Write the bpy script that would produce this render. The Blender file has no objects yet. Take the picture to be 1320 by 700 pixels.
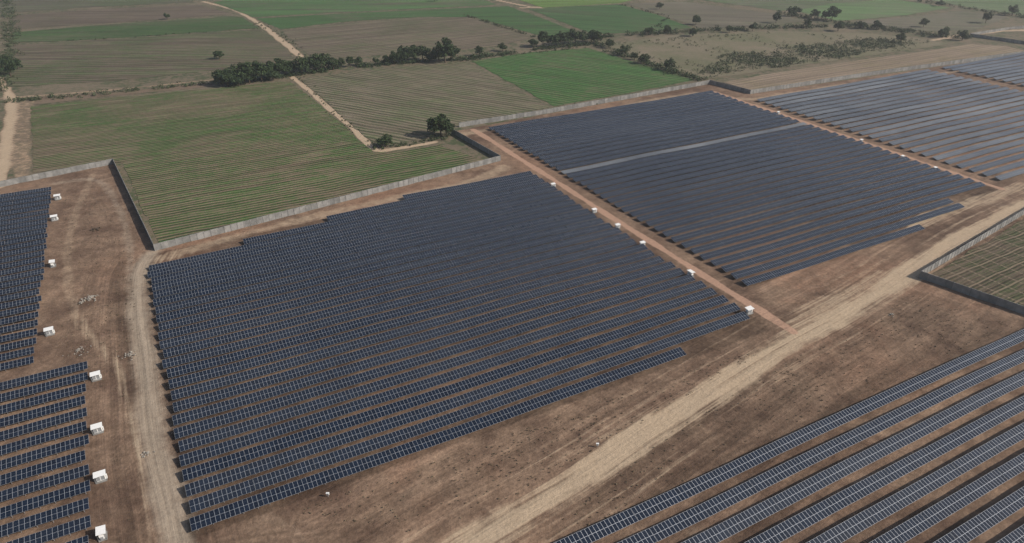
import bpy, math, random
import numpy as np
random.seed(7); rng=np.random.default_rng(7)
H=140.0
TH=math.atan(505/905.0); ST,CT=math.sin(TH),math.cos(TH); F=905.0
E=np.array([.8812,.4728]); NN=np.array([-.4728,.8812])
def G(u,v):
    """survey solution: photo measurement -> ground metres"""
    y=v-350.0; den=F*ST+y*CT
    return np.array([H*(u-660)/den, H*(F*CT-y*ST)/den])
def EN(e,n): return (e*E+n*NN)*H
def toEN(p): return float(np.dot(p,E))/H, float(np.dot(p,NN))/H
S=bpy.context.scene
def link(o): S.collection.objects.link(o); return o
# ---------------------------------------------------------------- nodes
class NT:
    def __init__(s,name):
        s.m=bpy.data.materials.new(name); s.m.use_nodes=True; s.t=s.m.node_tree; s.t.nodes.clear()
        s.out=s.t.nodes.new('ShaderNodeOutputMaterial'); s.b=s.t.nodes.new('ShaderNodeBsdfPrincipled')
        s.t.links.new(s.b.outputs[0],s.out.inputs[0])
    def n(s,t,**k):
        a=s.t.nodes.new(t)
        for q,v in k.items(): setattr(a,q,v)
        return a
    def put(s,sock,v):
        if hasattr(v,'is_linked') or hasattr(v,'links'): s.t.links.new(v,sock)
        elif isinstance(v,(tuple,list)) and len(v)==3 and sock.type=='RGBA': sock.default_value=(*v,1)
        else: sock.default_value=v
    def pos(s): return s.n('ShaderNodeTexCoord').outputs['Object']
    def uv(s): return s.n('ShaderNodeTexCoord').outputs['UV']
    def map(s,vec,sc=(1,1,1),rot=0,loc=(0,0,0)):
        a=s.n('ShaderNodeMapping'); s.put(a.inputs[0],vec); a.inputs['Scale'].default_value=sc; a.inputs['Rotation'].default_value=(0,0,rot); a.inputs['Location'].default_value=loc
        return a.outputs[0]
    def noise(s,vec,sc,det=4,rough=.55,dist=0):
        a=s.n('ShaderNodeTexNoise'); s.put(a.inputs['Vector'],vec); a.inputs['Scale'].default_value=sc; a.inputs['Detail'].default_value=det; a.inputs['Roughness'].default_value=rough; a.inputs['Distortion'].default_value=dist
        return a.outputs[0]
    def math(s,op,a,b=0.0,c=None,clamp=False):
        q=s.n('ShaderNodeMath',operation=op,use_clamp=clamp); s.put(q.inputs[0],a); s.put(q.inputs[1],b)
        if c is not None: s.put(q.inputs[2],c)
        return q.outputs[0]
    def ss(s,x,a,b,lo=0.0,hi=1.0):
        q=s.n('ShaderNodeMapRange',interpolation_type='SMOOTHSTEP'); s.put(q.inputs[0],x); q.inputs[1].default_value=a; q.inputs[2].default_value=b; q.inputs[3].default_value=lo; q.inputs[4].default_value=hi
        return q.outputs[0]
    def mix(s,f,a,b,mode='MIX'):
        q=s.n('ShaderNodeMix',data_type='RGBA',blend_type=mode); s.put(q.inputs[0],f); s.put(q.inputs[6],a); s.put(q.inputs[7],b); return q.outputs[2]
    def mul(s,col,fac):
        q=s.n('ShaderNodeVectorMath',operation='SCALE'); s.put(q.inputs[0],col); s.put(q.inputs[3],fac); return q.outputs[0]
    def attr(s,name): return s.n('ShaderNodeAttribute',attribute_name=name).outputs['Fac']
    def sep(s,v):
        q=s.n('ShaderNodeSeparateXYZ'); s.put(q.inputs[0],v); return q.outputs
    def comb(s,x,y,z=0.0):
        q=s.n('ShaderNodeCombineXYZ'); s.put(q.inputs[0],x); s.put(q.inputs[1],y); s.put(q.inputs[2],z); return q.outputs[0]
    def bump(s,h,st,dist):
        q=s.n('ShaderNodeBump'); q.inputs['Strength'].default_value=st; q.inputs['Distance'].default_value=dist; s.put(q.inputs['Height'],h); s.t.links.new(q.outputs[0],s.b.inputs['Normal'])
    def fin(s,col,rough=.9,spec=.2,metal=0.0):
        s.put(s.b.inputs['Base Color'],col); s.put(s.b.inputs['Roughness'],rough); s.b.inputs['Specular IOR Level'].default_value=spec; s.b.inputs['Metallic'].default_value=metal
        return s.m
# ---------------------------------------------------------------- materials
def simple_mat(name,col,rough=.6,var=.15,sc=1.5,metal=0,spec=.3):
    m=NT(name); nz=m.noise(m.pos(),sc,5)
    return m.fin(m.mul(m.mix(0.0,col,col),m.ss(nz,.3,.7,1-var,1+var)),rough,spec,metal)
def ground_mat():
    m=NT('dry_soil'); p=m.pos()
    n1=m.noise(p,.012,6,.6,.6); n2=m.noise(p,.07,6,.65,.4); n3=m.noise(p,.9,5,.7); n4=m.noise(p,.25,5,.6); n5=m.noise(p,.03,7,.7,.6)
    tw,tl,rw=m.attr('tw'),m.attr('tl'),m.attr('rw')
    fade=lambda x: m.math('ADD',.5,m.math('MULTIPLY',m.math('SUBTRACT',x,.5),rw))
    st=fade(m.noise(m.comb(m.math('MULTIPLY',tw,.55),m.math('MULTIPLY',tl,.014)),1.0,6,.62,.3))
    st2=fade(m.noise(m.comb(m.math('MULTIPLY',tw,.14),m.math('MULTIPLY',tl,.006)),1.0,4,.6,.5))
    k=m.math('ADD',m.math('MULTIPLY',n1,.5),m.math('MULTIPLY',n2,.5))
    c=m.mix(m.ss(k,.36,.62),(.118,.074,.052),(.275,.188,.129))
    c=m.mix(m.math('MULTIPLY',m.ss(n1,.5,.66),.65),c,(.222,.124,.080))
    c=m.mix(m.math('MULTIPLY',m.ss(n5,.56,.70),.35),c,(.33,.25,.18))
    c=m.mix(m.math('MULTIPLY',m.ss(n5,.46,.32),.35),c,(.088,.057,.043))
    c=m.mul(c,m.ss(n3,.3,.7,.80,1.2)); c=m.mul(c,m.ss(n4,.3,.7,.84,1.16))
    c=m.mul(c,m.ss(st2,.3,.7,.78,1.16)); c=m.mul(c,m.ss(st,.3,.7,.86,1.12))
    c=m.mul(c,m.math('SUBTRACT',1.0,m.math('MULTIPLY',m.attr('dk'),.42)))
    tm=m.math('ADD',m.attr('track'),m.math('MULTIPLY',m.math('SUBTRACT',st,.5),2.0))
    tm=m.math('ADD',tm,m.math('MULTIPLY',m.math('SUBTRACT',n4,.5),.5))
    tm=m.math('MULTIPLY',m.ss(tm,.30,.95),m.ss(m.attr('track'),.02,.25))
    c=m.mix(m.math('MULTIPLY',tm,.92),c,m.mul(m.mix(n2,(.50,.39,.275),(.43,.325,.22)),m.ss(n3,.3,.7,.9,1.1)))
    g=m.math('ADD',m.attr('grey'),m.math('MULTIPLY',m.math('SUBTRACT',n4,.5),.8)); g=m.math('MULTIPLY',m.ss(g,.2,1.0),m.ss(n3,.2,.6,.7,1.0))
    c=m.mix(m.math('MULTIPLY',g,.85),c,m.mul(m.mix(n4,(.34,.275,.21),(.42,.345,.26)),m.ss(st,.3,.7,.82,1.18)))
    r=m.math('ADD',m.attr('red'),m.math('MULTIPLY',m.math('SUBTRACT',n4,.5),.6)); r=m.ss(r,.3,.75)
    c=m.mix(m.math('MULTIPLY',r,.88),c,m.mul(m.mix(n2,(.46,.29,.205),(.40,.25,.175)),m.ss(n3,.3,.7,.88,1.12)))
    ag=m.mix(m.ss(m.math('ADD',n4,m.math('MULTIPLY',m.math('SUBTRACT',n2,.5),.8)),.42,.62),(.160,.130,.090),(.076,.089,.047))
    ag=m.mul(ag,m.ss(n3,.3,.7,.8,1.2)); ag=m.mix(m.math('MULTIPLY',m.ss(n1,.48,.6),.5),ag,(.20,.16,.115))
    agm=m.math('MULTIPLY',m.attr('ag'),m.math('SUBTRACT',1.0,m.math('MAXIMUM',m.ss(tm,.1,.5),r)))
    c=m.mix(agm,c,ag)
    rut=m.math('MULTIPLY',m.ss(m.attr('rut'),.15,.8),m.ss(n2,.4,.6)); c=m.mul(c,m.math('SUBTRACT',1.0,m.math('MULTIPLY',rut,.22)))
    m.bump(m.math('ADD',n3,m.math('MULTIPLY',st,1.2)),.65,.4)
    return m.fin(c,.95,.1)
def field_mat(name,soil,crop,cover=.5,ang=28.2,sp=1.6,line=.5,patch=.03,sp2=9.0,l2=.25,cross=0.0,contrast=1.0):
    m=NT(name); p=m.pos(); a=-math.radians(ang)
    br=1.15; soil=tuple(v*br for v in soil); crop=(crop[0]*br*.98,crop[1]*br*1.03,crop[2]*br*.98)
    q=m.sep(m.map(p,rot=a)); x,y=q[0],q[1]
    wob=m.noise(p,.02,3); yy=m.math('ADD',y,m.math('MULTIPLY',wob,6.0))
    w=m.math('MULTIPLY_ADD',m.math('SINE',m.math('MULTIPLY',yy,6.2832/sp)),.5,.5)
    w=m.math('MULTIPLY',w,m.ss(m.noise(m.comb(m.math('MULTIPLY',x,.03),m.math('MULTIPLY',yy,.9/sp)),1.0,3),.3,.6,.4,1.1))
    w2=m.noise(m.comb(m.math('MULTIPLY',x,.006),m.math('MULTIPLY',yy,1.0/sp2*2.4)),1.0,5,.65)
    pt=m.noise(p,patch,8,.65,.8); f=m.noise(p,.7,5,.7); f2=m.noise(p,.16,6,.7)
    k=m.math('ADD',m.math('MULTIPLY',pt,.6),m.math('MULTIPLY',f2,.4))
    k=m.math('ADD',k,m.math('MULTIPLY',m.math('SUBTRACT',w2,.5),l2*1.1))
    k=m.math('ADD',k,m.math('MULTIPLY',m.math('SUBTRACT',w,.5),line*.14))
    k=m.math('ADD',k,m.math('MULTIPLY',m.math('SUBTRACT',f,.5),.3))
    c0=.66-.32*cover
    g=m.ss(k,c0-.12/contrast,c0+.12/contrast)
    s2=tuple(v*1.25 for v in soil); cr2=(crop[0]*1.25,crop[1]*1.15,crop[2]*1.1)
    sc=m.mix(f2,soil,s2); cc=m.mix(m.ss(f,.35,.65),crop,cr2)
    c=m.mix(g,sc,cc); c=m.mul(c,m.ss(w,0,1,1+.18*line,1-.18*line)); c=m.mul(c,m.ss(f,.3,.7,.80,1.2)); c=m.mul(c,m.ss(w2,.3,.7,1-l2*.6,1+l2*.6))
    if cross>0:
        fx=m.math('ABSOLUTE',m.math('SUBTRACT',m.math('FRACT',m.math('DIVIDE',x,cross)),.5)); fy=m.math('ABSOLUTE',m.math('SUBTRACT',m.math('FRACT',m.math('DIVIDE',yy,cross*.5)),.5))
        gm=m.math('MAXIMUM',m.ss(fx,.43,.46),m.ss(fy,.39,.43)); c=m.mix(m.math('MULTIPLY',gm,m.ss(f2,.3,.55,.35,.8)),c,(.20,.155,.11))
    m.bump(m.math('ADD',f,m.math('MULTIPLY',w,line)),.7,.35)
    return m.fin(c,.95,.1)
def panel_mat(name,dust_sheen,frame=.034,fc=(.36,.38,.41),spec=.5):
    m=NT(name); q=m.sep(m.uv()); u,v=q[0],q[1]
    fu=m.math('FRACT',u); fv=m.math('FRACT',v)
    du=m.math('MULTIPLY',m.math('SUBTRACT',.5,m.math('ABSOLUTE',m.math('SUBTRACT',fu,.5))),1.16)
    dv=m.math('MULTIPLY',m.math('SUBTRACT',.5,m.math('ABSOLUTE',m.math('SUBTRACT',fv,.5))),2.0)
    fr=m.math('LESS_THAN',m.math('MINIMUM',du,dv),frame)
    mid=m.math('LESS_THAN',m.math('ABSOLUTE',m.math('SUBTRACT',fv,.5)),.008)
    wn=m.n('ShaderNodeTexWhiteNoise',noise_dimensions='3D')
    m.put(wn.inputs['Vector'],m.comb(m.math('FLOOR',u),m.math('FLOOR',v),m.attr('rid'))); rv=wn.outputs[0]
    wr=m.n('ShaderNodeTexWhiteNoise',noise_dimensions='1D'); m.put(wr.inputs['W'],m.attr('rid')); rr=wr.outputs[0]
    nz=m.noise(m.pos(),.02,5)
    c=m.mix(rv,(.003,.007,.017),(.006,.013,.029))
    dm=m.math('MULTIPLY',m.math('MULTIPLY',m.ss(nz,.3,.7,.4,1.3),m.math('MULTIPLY_ADD',rr,1.2,.4)),dust_sheen)
    c=m.mix(dm,c,(.15,.16,.17))  # pale tint: thin dust, plus sky sheen painted on far and pale-row glass
    c=m.mix(m.math('MULTIPLY',mid,.3),c,(.2,.22,.25))
    c=m.mix(fr,c,fc)
    rough=m.math('ADD',m.math('MULTIPLY',fr,.3),m.math('MULTIPLY_ADD',rv,.05,.14+min(dust_sheen,.6)*.3))
    return m.fin(c,rough,spec)
def leaf_mat(name,a,b):
    m=NT(name); g=m.n('ShaderNodeNewGeometry'); nz=m.noise(m.pos(),.5,4)
    c=m.mix(g.outputs['Random Per Island'],a,b); c=m.mul(c,m.ss(nz,.3,.7,.6,1.35)); return m.fin(c,.7,.2)
M_ground=ground_mat()
M_panel=panel_mat('solar_glass',.045,.030,spec=.45); M_panel_d=panel_mat('solar_glass_dusty',.08,.045,(.43,.45,.48)); M_panel_f=panel_mat('solar_glass_painted_sheen',.48,.04); M_panel_w=panel_mat('solar_glass_pale',1.5)  # far and pale-row glass: sky sheen painted in as a lighter base colour
M_steel=simple_mat('galvanised_steel',(.24,.24,.245),.6,.1,2,0,.3)
M_white=simple_mat('white_paint',(.78,.78,.76),.45,.06,2)
M_conc=NT('precast_concrete'); 
_p=M_conc.pos(); _z=M_conc.sep(_p)[2]; _r=M_conc.n('ShaderNodeNewGeometry').outputs['Random Per Island']
_c=M_conc.mul(M_conc.mix(_r,(.17,.17,.165),(.28,.275,.265)),M_conc.ss(M_conc.noise(_p,.5,5),.3,.7,.8,1.14))
_g=M_conc.math('LESS_THAN',M_conc.math('FRACT',M_conc.math('DIVIDE',_z,.5)),.07)
M_conc=M_conc.fin(M_conc.mix(M_conc.math('MULTIPLY',_g,.5),_c,(.1,.1,.095)),.85,.2)
M_bark=simple_mat('bark',(.09,.065,.045),.9,.3,3)
M_leafA=leaf_mat('foliage_dark',(.020,.036,.014),(.055,.082,.032))
M_leafB=leaf_mat('foliage_scrub',(.036,.052,.024),(.088,.106,.052))
M_dry=leaf_mat('foliage_dry',(.12,.095,.06),(.20,.165,.11))
M_grey=simple_mat('grey_paint',(.25,.26,.27),.5,.1,2)
M_stone=simple_mat('rubble_stone',(.33,.30,.26),.9,.35,3)
# ---------------------------------------------------------------- mesh helper
class MB:
    def __init__(s): s.v=[];s.f=[];s.mi=[];s.uv=[]
    def box(s,c,ax,ay,az,mi=0):
        c=np.array(c,float);ax=np.array(ax,float)/2;ay=np.array(ay,float)/2;az=np.array(az,float)/2;b=len(s.v)
        for k in (-1,1):
            for j,i in ((-1,-1),(-1,1),(1,1),(1,-1)): s.v.append(c+i*ax+j*ay+k*az)
        for q in ((0,3,2,1),(4,5,6,7),(0,1,5,4),(1,2,6,5),(2,3,7,6),(3,0,4,7)):
            s.f.append([b+i for i in q]); s.mi.append(mi); s.uv.append(None)
        return len(s.f)-5
    def cone(s,p0,p1,r0,r1,n=7,mi=0):
        p0=np.array(p0,float);p1=np.array(p1,float);d=p1-p0;d/=np.linalg.norm(d);a=np.cross(d,[.3,.9,.2]);a/=np.linalg.norm(a);c=np.cross(d,a);b=len(s.v)
        for p,r in((p0,r0),(p1,r1)):
            for i in range(n):
                t=6.2832*i/n; s.v.append(p+r*(math.cos(t)*a+math.sin(t)*c))
        for i in range(n):
            j=(i+1)%n; s.f.append([b+i,b+j,b+n+j,b+n+i]); s.mi.append(mi); s.uv.append(None)
        s.f.append([b+n+i for i in range(n)]); s.mi.append(mi); s.uv.append(None)
    def leaves(s,c,r,n,size,mi=0,rz=None):
        c=np.array(c,float); rz=rz or r
        d=rng.normal(size=(n,3)); d/=np.linalg.norm(d,axis=1)[:,None]; rad=rng.uniform(.35,1,n)**.5
        P=c+d*rad[:,None]*np.array([r,r,rz]); P[:,2]=np.maximum(P[:,2],.08)
        A=rng.normal(size=(n,3)); A/=np.linalg.norm(A,axis=1)[:,None]; B=np.cross(A,d+.6*rng.normal(size=(n,3))); B/=np.linalg.norm(B,axis=1)[:,None]+1e-6
        sz=size*rng.uniform(.5,1.2,n)[:,None]; a=A*sz/2; q=B*sz/2
        V=np.stack([P-a-q*.6,P+a*.7-q,P+a+q*.7,P-a*.6+q],1).reshape(-1,3); b=len(s.v); s.v.extend(V)
        for i in range(n): s.f.append([b+4*i,b+4*i+1,b+4*i+2,b+4*i+3])
        s.mi+= [mi]*n; s.uv+=[None]*n
    def obj(s,name,mats,uv=False,rid=None,loc=None):
        me=bpy.data.meshes.new(name); me.from_pydata([tuple(x) for x in s.v],[],s.f)
        for m in mats: me.materials.append(m)
        me.polygons.foreach_set('material_index',s.mi)
        if uv:
            l=me.uv_layers.new(name='UVMap'); k=0
            for i,f in enumerate(s.f):
                for j in range(len(f)):
                    if s.uv[i]: l.data[k].uv=s.uv[i][j]
                    k+=1
        if rid is not None:
            a=me.attributes.new('rid','FLOAT','POINT'); a.data.foreach_set('value',np.full(len(me.vertices),rid,dtype=np.float32))
        me.update(); o=link(bpy.data.objects.new(name,me))
        if loc is not None: o.location=loc
        return o
# ---------------------------------------------------------------- ground
def axis(a,b,d,out,far,g0,g1):
    c=list(np.arange(a,b+.01,d)); st=d; x=a; left=[]
    while x>-far: st=min(st*g0 if x>out[0] else st*1.3,400); x-=st; left.append(x)
    st=d; x=b; right=[]
    while x<far: st=min(st*g1 if x<out[1] else st*1.3,400); x+=st; right.append(x)
    return np.array(left[::-1]+c+right)
xs=axis(-210,330,.9,(-700,1000),9000,1.012,1.012); ys=axis(70,400,.8,(0,1100),9000,1.06,1.009)
X,Y=np.meshgrid(xs,ys); P=np.stack([X.ravel(),Y.ravel()],1)
def poly(pts): return [G(*p) for p in pts]
def dist(P,pts):
    bd=np.full(len(P),1e9); tw=np.zeros(len(P)); tl=np.zeros(len(P)); acc=0
    for a,b in zip(pts[:-1],pts[1:]):
        d=b-a; L=np.linalg.norm(d)
        if L<1e-6: continue
        d=d/L; r=P-a; t=r@d; tc=np.clip(t,0,L); q=r-tc[:,None]*d; dd=np.hypot(q[:,0],q[:,1]); side=r[:,1]*d[0]-r[:,0]*d[1]
        m=dd<bd; bd[m]=dd[m]; tw[m]=np.sign(side[m])*dd[m]; tl[m]=acc+t[m]; acc+=L
    return bd,tw,tl
def smooth(pts,n=4):
    out=[];p=[pts[0]]+list(pts)+[pts[-1]]
    for i in range(1,len(p)-2):
        for k in range(n):
            t=k/n; out.append(.5*((2*p[i])+(-p[i-1]+p[i+1])*t+(2*p[i-1]-5*p[i]+4*p[i+1]-p[i+2])*t*t+(-p[i-1]+3*p[i]-3*p[i+1]+p[i+2])*t**3))
    out.append(pts[-1]); return out
def inside(P,pts):
    c=np.zeros(len(P),bool); n=len(pts)
    for i in range(n):
        a,b=pts[i],pts[i-1]
        if a[1]==b[1]: continue
        m=((a[1]>P[:,1])!=(b[1]>P[:,1]))&(P[:,0]<(b[0]-a[0])*(P[:,1]-a[1])/(b[1]-a[1])+a[0]); c^=m
    return c
def band(d,w,soft): return np.clip(1-(d-w)/soft,0,1)
wob=1.2*np.sin(P[:,0]*.11+P[:,1]*.05)+.8*np.sin(P[:,1]*.17-P[:,0]*.08)+.5*np.sin(P[:,0]*.37+P[:,1]*.29)
main_road=smooth(poly([(1500,175),(1320,265),(1235,308),(1150,365),(1080,408),(1000,452),(860,542),(740,622),(600,708),(430,830)]))
west_road=smooth(poly([(195,325),(180,350),(178,400),(186,470),(196,560),(214,640),(228,720),(250,900)]))
d1,tw1,tl1=dist(P,main_road); d2,tw2,tl2=dist(P,west_road)
use=d2<d1*.8; tw=np.where(use,tw2,tw1); tl=np.where(use,tl2+500,tl1)
rw=np.where(use,np.clip(1-(d2-12)/16,0,1)*np.clip((tl2+4)/14,0,1),np.clip(1-(d1-40)/40,0,1))
track=np.maximum(band(d1+wob*.7,2.2,5.5)*1.0, band(d1,8,20)*.30)
def T(pts,w,soft,amp=1.0):
    d,_,_=dist(P,smooth(poly(pts))); return band(d+wob*min(1,w*.3),w,soft)*amp
grey=band(d2+wob*.6,1.8,5.5)*.95
grey=np.maximum(grey,T([(72,236),(125,232),(150,262),(166,310),(168,380),(178,440)],1.2,3,.55))
for pts,w,s_,a in [
  ([(1180,290),(1250,262),(1320,240)],2,7,.7),([(1023,428),(985,455),(930,490)],1.5,5,.8),
  ([(1010,430),(1060,395),(1140,355)],2,6,.6),([(120,225),(90,300),(95,400),(150,470),(175,560),(190,700)],1.0,3,.5),
  ([(205,333),(330,298),(480,262),(600,236),(650,215)],2,6,.6),([(600,172),(760,145),(900,120),(965,128),(1100,108),(1320,82)],2,6,.6),
  ([(375,98),(400,118),(425,140),(450,160),(468,178),(485,193),(520,190),(560,183)],1.2,2.2,1.0),
  ([(262,2),(300,12),(330,28),(350,42),(375,62),(392,76)],1.8,3.0,1.0),
  ([(0,240),(8,190),(14,130),(0,100)],2.0,3,.9),([(30,225),(28,180),(34,132)],5,5,.55),([(-120,140),(0,127),(140,116),(280,102)],1.5,4,.6),
  ([(280,102),(375,95),(470,82),(600,74)],1.0,3,.5),([(640,0),(680,8),(720,14),(790,42)],2.0,3,.8),([(670,10),(800,4)],2,3,.8),
  ([(905,104),(1000,88),(1250,52),(1330,60)],1.5,4,.5),([(1200,52),(1290,40),(1400,38)],3,4,.9)]:
    track=np.maximum(track,T(pts,w,s_,a))
# tyre ruts (pairs of wheel marks)
rut=np.zeros(len(P))
for pts in [[(150,238),(168,300),(172,380),(160,460),(165,560),(180,700)],[(110,235),(140,280),(150,340),(120,420),(150,520),(160,700)],[(80,300),(100,350),(140,400),(175,430)],
  [(300,700),(600,640),(850,500),(1000,440)],[(900,470),(1010,420),(1120,350),(1240,285)],[(620,690),(860,560),(1060,450),(1200,380)],[(760,690),(960,580),(1180,470),(1300,425)],
  [(980,430),(1060,370),(1160,310),(1280,262)],[(700,690),(1000,520),(1160,430),(1250,400)],[(230,325),(400,285),(560,250),(650,222)]]:
    d,_,_=dist(P,smooth(poly(pts),5)); rut=np.maximum(rut,np.clip(1-np.abs(d-1.1)/.85,0,1)*(d<2.6))
red=np.maximum(T([(612,168),(617,171),(700,223),(800,287),(900,350),(1023,428)],1.3,1.8),T([(920,118),(1075,170),(1290,243)],1.4,2.0,.8))
ag=inside(P,[G(-900,392)]+poly([(-300,300),(147,211),(200,323),(645,207),(585,169),(915,108),(967,121),(1320,70),(1600,30)])+[np.array([9000,3000.]),np.array([9000,9000.]),np.array([-9000,9000.]),np.array([-9000,300.])]).astype(float)
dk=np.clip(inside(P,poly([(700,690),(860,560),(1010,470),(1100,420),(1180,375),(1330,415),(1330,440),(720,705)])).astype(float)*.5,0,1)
dk=np.maximum(dk,inside(P,[EN(-.1,1.0),EN(1.29,1.0),EN(1.29,2.2),EN(-.1,2.2)])*.85)  # painted shade: soil darkened under and between the main block rows
dk=np.maximum(dk,inside(P,[EN(1.38,1.18),EN(2.72,1.27),EN(2.72,2.8),EN(1.38,2.8)])*.8)  # same shade painted into the soil of the upper middle block
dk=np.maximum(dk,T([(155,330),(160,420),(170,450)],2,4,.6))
Z=-.10*np.abs(np.sin(P[:,0]*.21+1.3*np.sin(P[:,1]*.13)))-.08*np.abs(np.sin(P[:,1]*.33+P[:,0]*.09))-.05*band(d1,3,4)
ny,nx=X.shape
idx=np.arange(ny*nx).reshape(ny,nx); Fq=np.stack([idx[:-1,:-1],idx[:-1,1:],idx[1:,1:],idx[1:,:-1]],-1).reshape(-1,4)
me=bpy.data.meshes.new('ground'); me.vertices.add(len(P)); me.vertices.foreach_set('co',np.column_stack([P,Z]).astype(np.float32).ravel())
me.loops.add(Fq.size); me.loops.foreach_set('vertex_index',Fq.ravel().astype(np.int32)); me.polygons.add(len(Fq)); me.polygons.foreach_set('loop_start',np.arange(0,Fq.size,4,dtype=np.int32)); me.polygons.foreach_set('loop_total',np.full(len(Fq),4,dtype=np.int32))
me.update(calc_edges=True)
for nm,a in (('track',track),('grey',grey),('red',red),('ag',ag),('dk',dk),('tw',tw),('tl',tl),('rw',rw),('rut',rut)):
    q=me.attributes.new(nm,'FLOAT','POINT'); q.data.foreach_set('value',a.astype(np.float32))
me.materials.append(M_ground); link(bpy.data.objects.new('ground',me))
# ---------------------------------------------------------------- fields
fz=[.02]
def field(name,pts,mat,jit=.8):
    w=poly(pts); out=[]; fz[0]+=.006; z=fz[0]
    for i in range(len(w)):
        a,b=w[i],w[(i+1)%len(w)]; L=np.linalg.norm(b-a); n=max(2,int(L/6)); d=(b-a)/L; nn=np.array([-d[1],d[0]])
        for k in range(n):
            out.append(a+(b-a)*k/n+(nn*random.uniform(-jit,jit) if k else 0))
    me=bpy.data.meshes.new(name); me.from_pydata([(p[0],p[1],z) for p in out],[],[list(range(len(out)))]); me.materials.append(mat); me.update()
    if me.polygons[0].normal.z<0: me.flip_normals()
    return link(bpy.data.objects.new(name,me))
fm=field_mat
field('crop_field',[(42,222),(40,137),(120,128),(280,113),(374,105),(398,123),(424,146),(448,166),(464,182),(482,197),(524,194),(566,187),(628,207),(205,313),(156,209)],fm('crop_rows_green',(.122,.095,.064),(.044,.077,.026),.56,28.2,3.0,1.5,.014,9,.40))
field('bare_field',[(44,135),(48,124),(160,118),(276,105),(277,111),(120,126)],fm('bare_soil',(.135,.100,.072),(.10,.085,.055),.3,10,2.4,.4,.02,9,.3))
field('ploughed_field',[(388,103),(470,90),(603,80),(708,138),(600,160),(560,178),(488,188),(470,176),(430,140)],fm('ploughed_rows',(.118,.099,.070),(.070,.082,.044),.44,-28,4.5,1.4,.02,11,.40))
field('crop_field',[(608,79),(680,68),(757,62),(895,103),(800,122),(714,137)],fm('crop_green_b',(.085,.088,.048),(.042,.088,.030),.80,-30,5.0,1.3,.02,12,.35))
field('ploughed_field',[(364,40),(440,30),(540,24),(600,22),(645,35),(688,48),(640,60),(560,66),(420,76),(400,73)],fm('ploughed_b',(.108,.088,.064),(.070,.074,.043),.35,28,7,.9,.012,18,.5))
field('ploughed_field',[(8,112),(14,75),(18,58),(120,52),(230,45),(335,38),(355,52),(380,75),(300,88),(150,104)],fm('ploughed_c',(.103,.083,.060),(.058,.070,.036),.5,4,7,.8,.008,20,.55))
field('crop_field',[(18,55),(16,42),(120,33),(300,21),(312,22),(333,36),(200,46),(100,52)],fm('crop_green_c',(.080,.080,.048),(.040,.069,.027),.65,4,8,.6,.008,18,.5))
field('ploughed_field',[(12,38),(16,20),(120,12),(255,6),(300,18),(150,29)],fm('ploughed_d',(.10,.080,.060),(.072,.068,.045),.3,4,8,.6,.008,18,.55))
field('crop_field',[(-60,17),(-50,-20),(150,-25),(230,-5),(250,3),(120,9),(20,16)],fm('crop_green_d',(.092,.084,.060),(.062,.076,.042),.5,4,8,.5,.006,24,.5))
field('crop_field',[(275,3),(300,-2),(420,-12),(560,-16),(600,-10),(640,6),(560,10),(420,17),(326,22)],fm('crop_green_e',(.095,.098,.060),(.050,.096,.037),.66,4,9,.5,.008,30,.5))
field('crop_field',[(330,24),(430,18),(560,12),(655,8),(700,24),(745,42),(700,47),(610,22),(540,22),(440,28),(363,38)],fm('crop_green_f',(.080,.086,.050),(.040,.081,.030),.75,4,9,.5,.008,24,.45))
field('crop_field',[(656,-4),(760,-14),(840,-6),(800,4),(700,10)],fm('crop_green_g',(.12,.13,.06),(.085,.135,.040),.8,4,5,.3,.01,20,.4))
field('crop_field',[(682,12),(740,8),(800,6),(850,20),(893,36),(840,41),(765,44)],fm('crop_green_h',(.078,.084,.048),(.042,.082,.033),.8,-20,8,.5,.01,20,.45))
field('ploughed_field',[(808,5),(880,2),(1000,18),(1040,27),(990,33),(905,37),(855,20)],fm('ploughed_e',(.112,.098,.074),(.085,.085,.057),.35,-10,5,.4,.01,25,.5))
field('crop_field',[(905,0),(1000,-14),(1120,-22),(1160,-8),(1060,10),(1005,14)],fm('crop_green_i',(.10,.10,.068),(.062,.090,.044),.5,-10,5,.4,.01,25,.5))
field('crop_field',[(1025,14),(1075,4),(1150,-1),(1225,10),(1165,20),(1080,27)],fm('crop_green_j',(.115,.125,.077),(.078,.125,.056),.7,-10,5,.3,.01,25,.4))
field('ploughed_field',[(1100,28),(1180,21),(1240,14),(1300,22),(1260,38),(1190,40)],fm('ploughed_f',(.12,.105,.080),(.085,.09,.058),.45,-10,5,.4,.01,25,.4))
field('crop_field',[(1170,-6),(1240,-18),(1400,-10),(1420,14),(1320,20),(1240,8)],fm('crop_green_k',(.12,.125,.083),(.078,.112,.057),.6,-10,5,.4,.01,25,.4))
field('scrub_land',[(778,58),(860,46),(1000,40),(1120,43),(1190,50),(1225,57),(1090,76),(960,95),(912,102),(850,86)],fm('dry_scrub',(.165,.135,.098),(.085,.092,.052),.45,0,6,.1,.02,30,.1,contrast=.6))
field('dry_field',[(932,106),(1000,94),(1120,76),(1250,57),(1300,60),(1320,66),(1140,90),(985,115),(968,117)],fm('dry_earth',(.175,.136,.100),(.14,.115,.076),.3,28,5,.5,.02,12,.4))
field('vegetable_plots',[(1196,357),(1320,283),(1436,214),(1640,150),(1800,300),(1560,470),(1320,396)],fm('vegetable_beds',(.085,.065,.046),(.048,.054,.029),.5,30,1.6,.8,.05,8,.35,cross=8.0))
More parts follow.
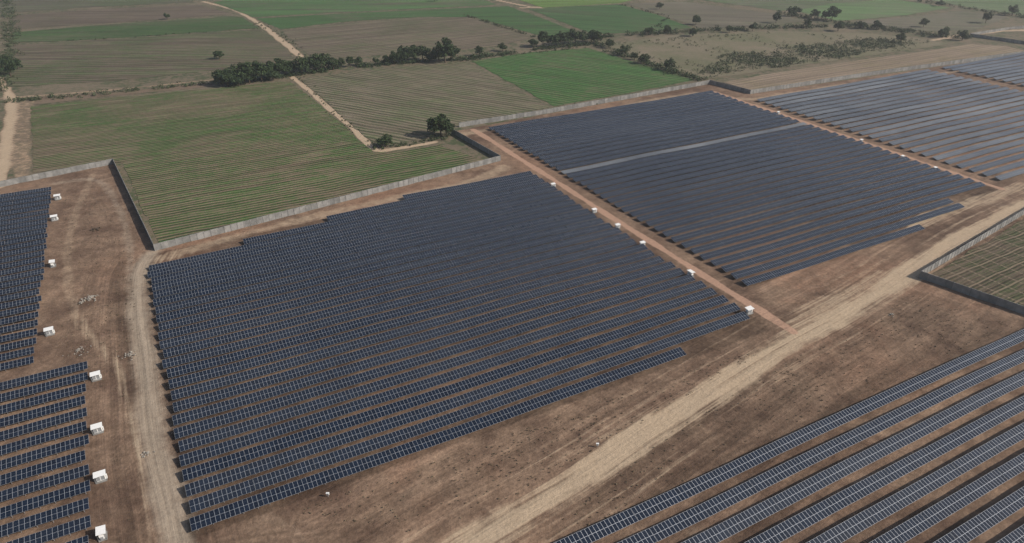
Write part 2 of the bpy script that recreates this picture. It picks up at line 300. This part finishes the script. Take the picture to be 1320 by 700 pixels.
# ---------------------------------------------------------------- walls
def wall(pts,h=3.0,raw=False):
    b=MB(); w=pts if raw else poly(pts)
    for i in range(len(w)-1):
        a,c=w[i],w[i+1]; L=np.linalg.norm(c-a); n=max(1,round(L/3.0)); d=(c-a)/L; nn=np.array([-d[1],d[0]]); s_=L/n
        D=np.array([*d,0]);Q=np.array([*nn,0])
        for k in range(n+1):
            if k==n and i<len(w)-2: continue
            p=a+d*s_*k; b.box((*p,(h+.12)/2-.1),D*.28,Q*.32,(0,0,h+.32))
        for k in range(n):
            p=a+d*s_*(k+.5); hh=h-random.choice((0,0,.05,.12))
            b.box((*p,hh/2-.1),D*(s_-.285),Q*.10,(0,0,hh+.2)); b.box((*p,hh+.045),D*(s_-.29),Q*.16,(0,0,.08))
    return b.obj('concrete_wall',[M_conc])
wall([(-160,273),(0,241),(147,211),(200,323),(645,207),(582,171)])
wall([(592,164),(700,147),(800,129),(915,108),(967,121),(1130,96),(1320,70),(1500,45)])
wall([(1440,208),(1320,276),(1185,358),(1320,405)])
wall([EN(1.931,.735),EN(2.06,.3),EN(2.2,-.2)],raw=True)
wall([(1250,47),(1320,57),(1420,72)]); wall([(1250,46),(1300,38),(1400,30)],2.5)
# ---------------------------------------------------------------- solar rows
rowid=[0]
def und(e,n): return .22*math.sin(e*5.1+n*2.3)+.15*math.sin(e*11.7-n*6.1)+.12*math.sin(n*14+e*3)
def solar_row(e0,e1,n0,width=3.9,tilt=15,mat=None,hb=.8,name='solar_panel_row'):
    rowid[0]+=1; b=MB(); L=(e1-e0)*H; nt=max(1,round(L/16.4)); s_=L/nt
    e3=np.array([*E,0]);n3=np.array([*NN,0]); zr=np.array([0,0,1.]); rt=random.uniform(-.8,.8)
    gap=.10; nm=max(2,round((s_-gap)/1.16)); ln=s_-gap
    for k in range(nt):
        t=math.radians(tilt+rt+random.uniform(-.45,.45)); up=n3*math.cos(t)+zr*math.sin(t)
        ec=e0+(k+.5)*s_/H; z0=und(e0+k*s_/H,n0); z1=und(e0+(k+1)*s_/H,n0)
        ex=e3*s_+zr*(z1-z0); ex/=np.linalg.norm(ex); nor=np.cross(ex,up); nor/=np.linalg.norm(nor)
        base=e3*(ec*H)+n3*(n0*H+random.uniform(-.03,.03))+zr*(hb+(z0+z1)/2+random.uniform(-.03,.03))
        c=base+up*width/2
        fi=b.box(c,ex*ln,up*width,nor*.05,0)
        b.uv[fi]=[(k*nm,0),(k*nm+nm,0),(k*nm+nm,2),(k*nm,2)]
        for q in range(6): 
            if fi-1+q!=fi: b.mi[fi-1+q]=1
        for vv in (.22,.78): b.box(base+up*width*vv-nor*.075,ex*(ln-.3),up*.07,nor*.09,1)
        for q in range(5):
            x=(-.42+.21*q)*ln
            for vv in (.2,.8):
                tp=base+ex*x+up*width*vv-nor*.13; hgt=tp[2]+.3
                b.box((tp[0],tp[1],tp[2]-hgt/2),e3*.12,n3*.12,(0,0,hgt),1)
            b.box(base+ex*x+up*width*.5-nor*.155,e3*.06,up*width*.8,nor*.06,1)
    return b.obj(name,[mat or M_panel,M_steel],uv=True,rid=rowid[0])
j=lambda a=.004: random.uniform(-a,a)
p=.0443
for k in range(28):
    e0=-.089+ (0 if k<25 else (.28,.557,.842)[k-25]); e1=1.018 if k==0 else 1.278
    if k==1:e1=1.272
    solar_row(e0+j(),e1+j(),1.012+p*k,3.7,tilt=15)
for k in range(37):
    e1=2.17 if k==0 else 2.45 if k<3 else 2.72
    solar_row(1.385+j(),e1+j(),1.185+p*k,3.5,mat=M_panel_w if k==22 else M_panel, tilt=7 if k==22 else 14)  # one flatter row, its sky reflection also painted into the glass colour
for k in range(28):
    solar_row(-1.75,-.358+j(),1.715+.0443*k,3.0)
eL=toEN(G(113,470))[0]
for k in range(20):
    solar_row(-1.3,eL+j(),toEN(G(113,478))[1]-.0475*k,3.3)
for k in range(14):
    n0=.664-.051*k; solar_row(.38,1.854+(.987-n0)*.296-.06,n0,3.7,mat=M_panel_d)
for k in range(25):
    n0=1.32+.051*k; solar_row(2.81,4.20,n0,3.6,mat=M_panel_f,tilt=14); solar_row(4.33,6.3,n0,3.6,mat=M_panel_f,tilt=14)  # far blocks use the glass with painted sky sheen
# ---------------------------------------------------------------- inverter cabinets
def cabinet_mesh():
    b=MB(); x,y,z=np.eye(3)
    b.box((0,0,.15),x*3.2,y*2.2,z*.4,1)
    b.box((0,.1,1.35),x*2.4,y*1.3,z*2.0,0); b.box((-.6,-.58,1.35),x*.95,y*.06,z*1.7,2); b.box((.6,-.58,1.35),x*.95,y*.06,z*1.7,2)
    b.box((1.5,.1,.95),x*.55,y*.9,z*1.2,0); b.box((-1.45,.1,.8),x*.4,y*.7,z*.9,2)
    s=np.array([0,math.cos(.12),math.sin(.12)]); n=np.array([0,-math.sin(.12),math.cos(.12)])
    b.box((0,0,2.72),x*3.5,s*2.5,n*.07,0)
    for i in(-1,1):
        for q in(-1,1): b.box((i*1.6,q*1.05,1.45+q*.06),x*.08,y*.08,z*(2.35+q*.12),1)
    for i in range(4): b.box((-.9+i*.6,.78,1.5),x*.3,y*.06,z*.5,2)
    return b
cb=cabinet_mesh(); o=cb.obj('inverter_cabinet',[M_white,M_conc,M_grey]); cme=o.data; first=[o]
def cabinet(u,v,s=1.0,rot=None):
    p=G(u,v)
    if first: ob=first.pop()
    else: ob=link(bpy.data.objects.new('inverter_cabinet',cme))
    ob.location=(p[0],p[1],0); ob.scale=(s,s,s); ob.rotation_euler=(0,0,math.radians(28.2) if rot is None else rot)
for u,v in [(75,257),(71,284),(69,343),(65,431),(125,489),(127,557),(131,619),(133,692),(890,356),(965,404)]: cabinet(u,v,.85,math.radians(28.2+random.choice((0,90))))
for u,v in [(713,241),(766,274),(796,294),(828,317)]: cabinet(u,v,.7)
for u,v in [(1003,147),(1110,183),(1163,204),(1205,219)]: cabinet(u,v,.6)
# ---------------------------------------------------------------- trees
def tree_mesh(i):
    b=MB(); r=random.Random(i); h=r.uniform(7.5,9.5); b.cone((0,0,-.3),(.2,.1,h*.4),.32,.2,8,0)
    for k in range(7):
        a=k*6.28/7+r.uniform(-.3,.3); rr=r.uniform(1.6,3.6); z=h*r.uniform(.4,.75); q=(rr*math.cos(a),rr*math.sin(a),z)
        b.cone((.15,.1,h*r.uniform(.2,.4)),q,.14,.04,5,0)
        b.leaves(q,r.uniform(1.3,2.1),110,.6,1,r.uniform(1.0,1.7))
    for k in range(9):
        a=r.uniform(0,6.28); rr=r.uniform(.3,3.6); b.leaves((rr*math.cos(a),rr*math.sin(a),h*r.uniform(.45,.95)-rr*.3),r.uniform(1.2,2.0),95,.6,1,r.uniform(.9,1.5))
    me=b.obj('tree_tmp',[M_bark,M_leafA]); d=me.data; bpy.data.objects.remove(me); return d
TM=[tree_mesh(i) for i in range(5)]
def tree(u,v,s=1.0,name='tree'):
    p=G(u,v); o=link(bpy.data.objects.new(name,random.choice(TM))); o.location=(p[0],p[1],0); o.scale=(s*random.uniform(.95,1.25),s*random.uniform(.95,1.25),s*random.uniform(.95,1.25)); o.rotation_euler=(0,0,random.uniform(0,6.28))
for u,v,s in [(288,110,1.4),(294,112,1.1),(299,107,1.5),(308,111,1.3),(316,106,1.6),(322,108,1.2),(328,104,1.5),(338,105,1.4),(347,101,1.5),(352,104,1.2),(359,100,1.4),(368,97,1.6),(378,95,1.3),(390,96,1.5),(398,92,1.4),(409,92,1.6),(418,89,1.4),(430,90,1.1),(440,88,.8),(452,86,.8),(462,84,.8),
  (485,83,.7),(500,83,.9),(509,83,1.1),(518,82,1.0),(525,80,1.6),(534,78,1.4),(545,77,1.3),(556,79,1.0),(566,80,1.5),(574,81,1.8),(582,78,1.5),(283,76,.9),(560,173,1.0),(568,176,1.4),(576,175,1.1),(498,189,.85),(492,190,.6),
  (14,98,1.3),(20,90,1.1),(8,84,1.0),(897,32,1.2),(893,47,1.0),(1020,21,1.4),(1027,18,1.0),(1072,27,1.5),(1064,25,1.0),(1240,52,1.1),(1160,55,1.0),(713,60,1.2),(725,58,1.5),(733,57,1.3),(742,56,1.6),(750,56,1.4),(762,54,1.3),(770,56,1.2),(785,62,1.0),(836,45,1.0),(700,60,1.3),(688,61,1.1),(1190,35,.9),(1304,20,1.3),(1210,8,1.0),(940,42,.9),(970,40,1.0),(1110,37,1.0),
  (648,66,1.0),(618,72,.9),(805,72,1.0),(818,77,.8),(830,82,1.0),(862,91,1.0),(216,25,.8),(560,2,.9),(850,12,.9),(1000,30,1.1),(1040,36,1.0),(1080,40,1.2),(1215,48,1.2),(1270,30,1.1),(860,43,.9),(1130,38,1.0),(1050,24,1.1)]: tree(u,v,s)
def hedge(name,pts,w,dens,r0,r1,mat,leafn=26):
    b=MB(); q=poly(pts)
    for a,c in zip(q[:-1],q[1:]):
        L=np.linalg.norm(c-a); d=(c-a)/L; nn=np.array([-d[1],d[0]])
        for k in range(int(L*dens)):
            t=random.random()*L; 
            if math.sin(t*.06+L)+math.sin(t*.17)*.6< -.9: continue
            p=a+d*t+nn*random.gauss(0,w); r=random.uniform(r0,r1)*random.uniform(.6,1.1)
            b.leaves((p[0],p[1],r*.55),r,leafn,.3+r*.22,0,r*.8)
    b.obj(name,[mat])
hedge('hedgerow',[(-60,137),(40,129),(140,120),(285,106)],2.8,1.1,.8,2.4,M_leafB)
hedge('hedgerow',[(285,109),(350,101),(420,92)],3,1.4,1.4,3.2,M_leafA)
hedge('hedgerow',[(400,92),(470,85),(600,77),(690,64),(765,57)],2.5,1.5,1.2,3.4,M_leafA)
hedge('hedgerow',[(765,56),(800,70),(850,88),(905,104)],4,1.5,1.2,3.4,M_leafA)
hedge('hedgerow',[(600,79),(650,72),(757,61)],1,.5,.6,1.6,M_leafB)
hedge('hedgerow',[(700,52),(770,48),(840,44),(900,40),(1000,36),(1100,34),(1180,44),(1250,50)],4,1.3,1.2,3.6,M_leafA)
hedge('hedgerow',[(1000,16),(1080,30),(1190,42)],3,.9,1.2,3.2,M_leafA)
hedge('hedgerow',[(0,120),(12,80),(14,45),(8,0)],4,.8,1.0,3.0,M_leafB)
hedge('hedgerow',[(600,20),(690,48)],1.5,.7,.9,2.2,M_leafB)
hedge('hedgerow',[(480,192),(500,190),(560,181),(585,172)],1.8,1.0,.6,1.7,M_leafB)
hedge('hedgerow',[(385,100),(430,143),(482,192)],2.5,.35,.3,.9,M_leafB)
hedge('hedgerow',[(600,160),(760,134),(905,108)],1.5,.45,.4,1.2,M_leafB)
hedge('hedgerow',[(330,30),(360,42),(392,74)],3,.35,.5,1.5,M_leafB)
hedge('hedgerow',[(1060,0),(1150,-4),(1240,10),(1330,24)],4,.7,1.2,3.2,M_leafA)
hedge('hedgerow',[(840,44),(860,22),(800,6)],2,.3,.8,2.2,M_leafA)
hedge('hedgerow',[(16,56),(120,51),(335,37)],1.2,.15,.5,1.4,M_leafB)
hedge('hedgerow',[(300,-12),(480,-24),(650,-30),(900,-26),(1100,-30)],5,.4,1.2,3.2,M_leafA)
def scatter(name,pts,n,r0,r1,mat,leafn=18,clump=True):
    q=poly(pts); q=np.array(q); lo,hi=q.min(0),q.max(0); b=MB(); c=0; tries=0
    while c<n and tries<n*40:
        tries+=1; p=lo+(hi-lo)*rng.random(2)
        if clump and math.sin(p[0]*.045+1)*math.sin(p[1]*.05+p[0]*.02)+random.uniform(-.5,.5)<0: continue
        if inside(p[None,:],list(q))[0]:
            r=random.uniform(r0,r1); b.leaves((p[0],p[1],r*.5),r,leafn,.25+r*.25,0,r*.7); c+=1
    b.obj(name,[mat])
scatter('scrub_bushes',[(900,96),(930,72),(1040,58),(1130,50),(1180,56),(1080,76),(960,94)],1100,.8,2.8,M_leafB)
scatter('scrub_bushes',[(790,58),(860,48),(1000,42),(1180,50),(1220,57),(960,94),(912,102)],450,.5,2.0,M_leafB)
scatter('weed_tufts',[(860,560),(1010,470),(1180,380),(1310,420),(1000,560),(780,680),(700,690)],500,.06,.2,M_dry,6)
scatter('weed_tufts',[(80,260),(140,230),(180,330),(165,500),(180,690),(135,690),(75,450)],400,.06,.2,M_dry,6)
scatter('weed_tufts',[(380,660),(900,470),(990,450),(700,620),(580,695)],400,.06,.2,M_dry,6)
# ---------------------------------------------------------------- small site items
def rubble(name,u,v,n,spread,s0,s1,mat):
    b=MB(); p=G(u,v)
    for i in range(n):
        a=random.uniform(0,6.28); r=abs(random.gauss(0,spread)); s=random.uniform(s0,s1); x=np.array([math.cos(a*3),math.sin(a*3),random.uniform(-.3,.3)])
        y=np.cross(x,[.1,.2,1]); y/=np.linalg.norm(y); z=np.cross(x,y)
        b.box((r*math.cos(a),r*math.sin(a),s*.3+max(0,spread*.3-r*.2)),x*s*random.uniform(.8,1.5),y*s,z*s*random.uniform(.4,.8))
    b.obj(name,[mat],loc=(p[0],p[1],0))
rubble('rubble_pile',118,384,60,1.5,.15,.6,M_stone); rubble('timber_debris_pile',123,296,34,1.1,.25,.8,M_bark); rubble('rubble_pile',105,391,25,1.2,.1,.4,M_stone)
rubble('gravel_heap',103,452,70,1.7,.08,.3,M_stone); rubble('rubble_pile',168,458,40,1.4,.15,.4,M_stone); rubble('rubble_pile',190,585,24,.8,.15,.4,M_stone); rubble('rubble_pile',1150,406,20,.8,.15,.45,M_stone)
def jbox(u,v):
    b=MB(); x,y,z=np.eye(3); b.box((0,0,.35),x*.12,y*.12,z*.9,1); b.box((0,0,.95),x*.7,y*.35,z*.6,0); b.box((0,-.02,1.28),x*.84,y*.5,z*.06,0); b.box((0,-.19,.95),x*.5,y*.03,z*.42,1)
    p=G(u,v); b.obj('junction_box',[M_white,M_grey],loc=(p[0],p[1],0))
for u,v in [(423,640),(770,576),(1018,567)]: jbox(u,v)
# ---------------------------------------------------------------- haze (real air volume over the whole site)
hz=bpy.data.materials.new('haze_air'); hz.use_nodes=True; t=hz.node_tree; t.nodes.clear(); ho=t.nodes.new('ShaderNodeOutputMaterial'); hs=t.nodes.new('ShaderNodeVolumeScatter')
hs.inputs['Color'].default_value=(.93,.96,1,1); hs.inputs['Density'].default_value=.00015; hs.inputs['Anisotropy'].default_value=.35; t.links.new(hs.outputs[0],ho.inputs['Volume'])
b=MB(); b.box((300,900,118),(4200,0,0),(0,3600,0),(0,0,250)); b.obj('haze',[hz])
# ---------------------------------------------------------------- light, sky, camera
az=math.radians(42); el=math.radians(34)
sd=E*math.cos(az)-NN*math.sin(az); sv=np.array([sd[0]*math.cos(el),sd[1]*math.cos(el),math.sin(el)])
from mathutils import Vector
L=bpy.data.lights.new('sun','SUN'); L.energy=4.6; L.angle=math.radians(.6); L.color=(1,.93,.84)
lo=link(bpy.data.objects.new('sun',L)); lo.rotation_euler=Vector(sv).to_track_quat('Z','Y').to_euler()
W=bpy.data.worlds.new('World'); S.world=W; W.use_nodes=True; nt=W.node_tree; bg=nt.nodes['Background']
sk=nt.nodes.new('ShaderNodeTexSky'); sk.sky_type='NISHITA'; sk.sun_disc=False; sk.sun_elevation=el; sk.sun_rotation=math.atan2(sd[0],sd[1]); sk.dust_density=2.0; sk.air_density=1.0
nt.links.new(sk.outputs[0],bg.inputs[0]); bg.inputs[1].default_value=.09
cam=bpy.data.cameras.new('camera'); cam.sensor_width=36; cam.lens=F/1320*36; cam.clip_start=1; cam.clip_end=30000
co=link(bpy.data.objects.new('camera',cam)); co.location=(0,0,H); co.rotation_euler=(math.pi/2-TH,0,0); S.camera=co
S.view_settings.view_transform='Standard'; S.view_settings.look='None'; S.view_settings.exposure=0
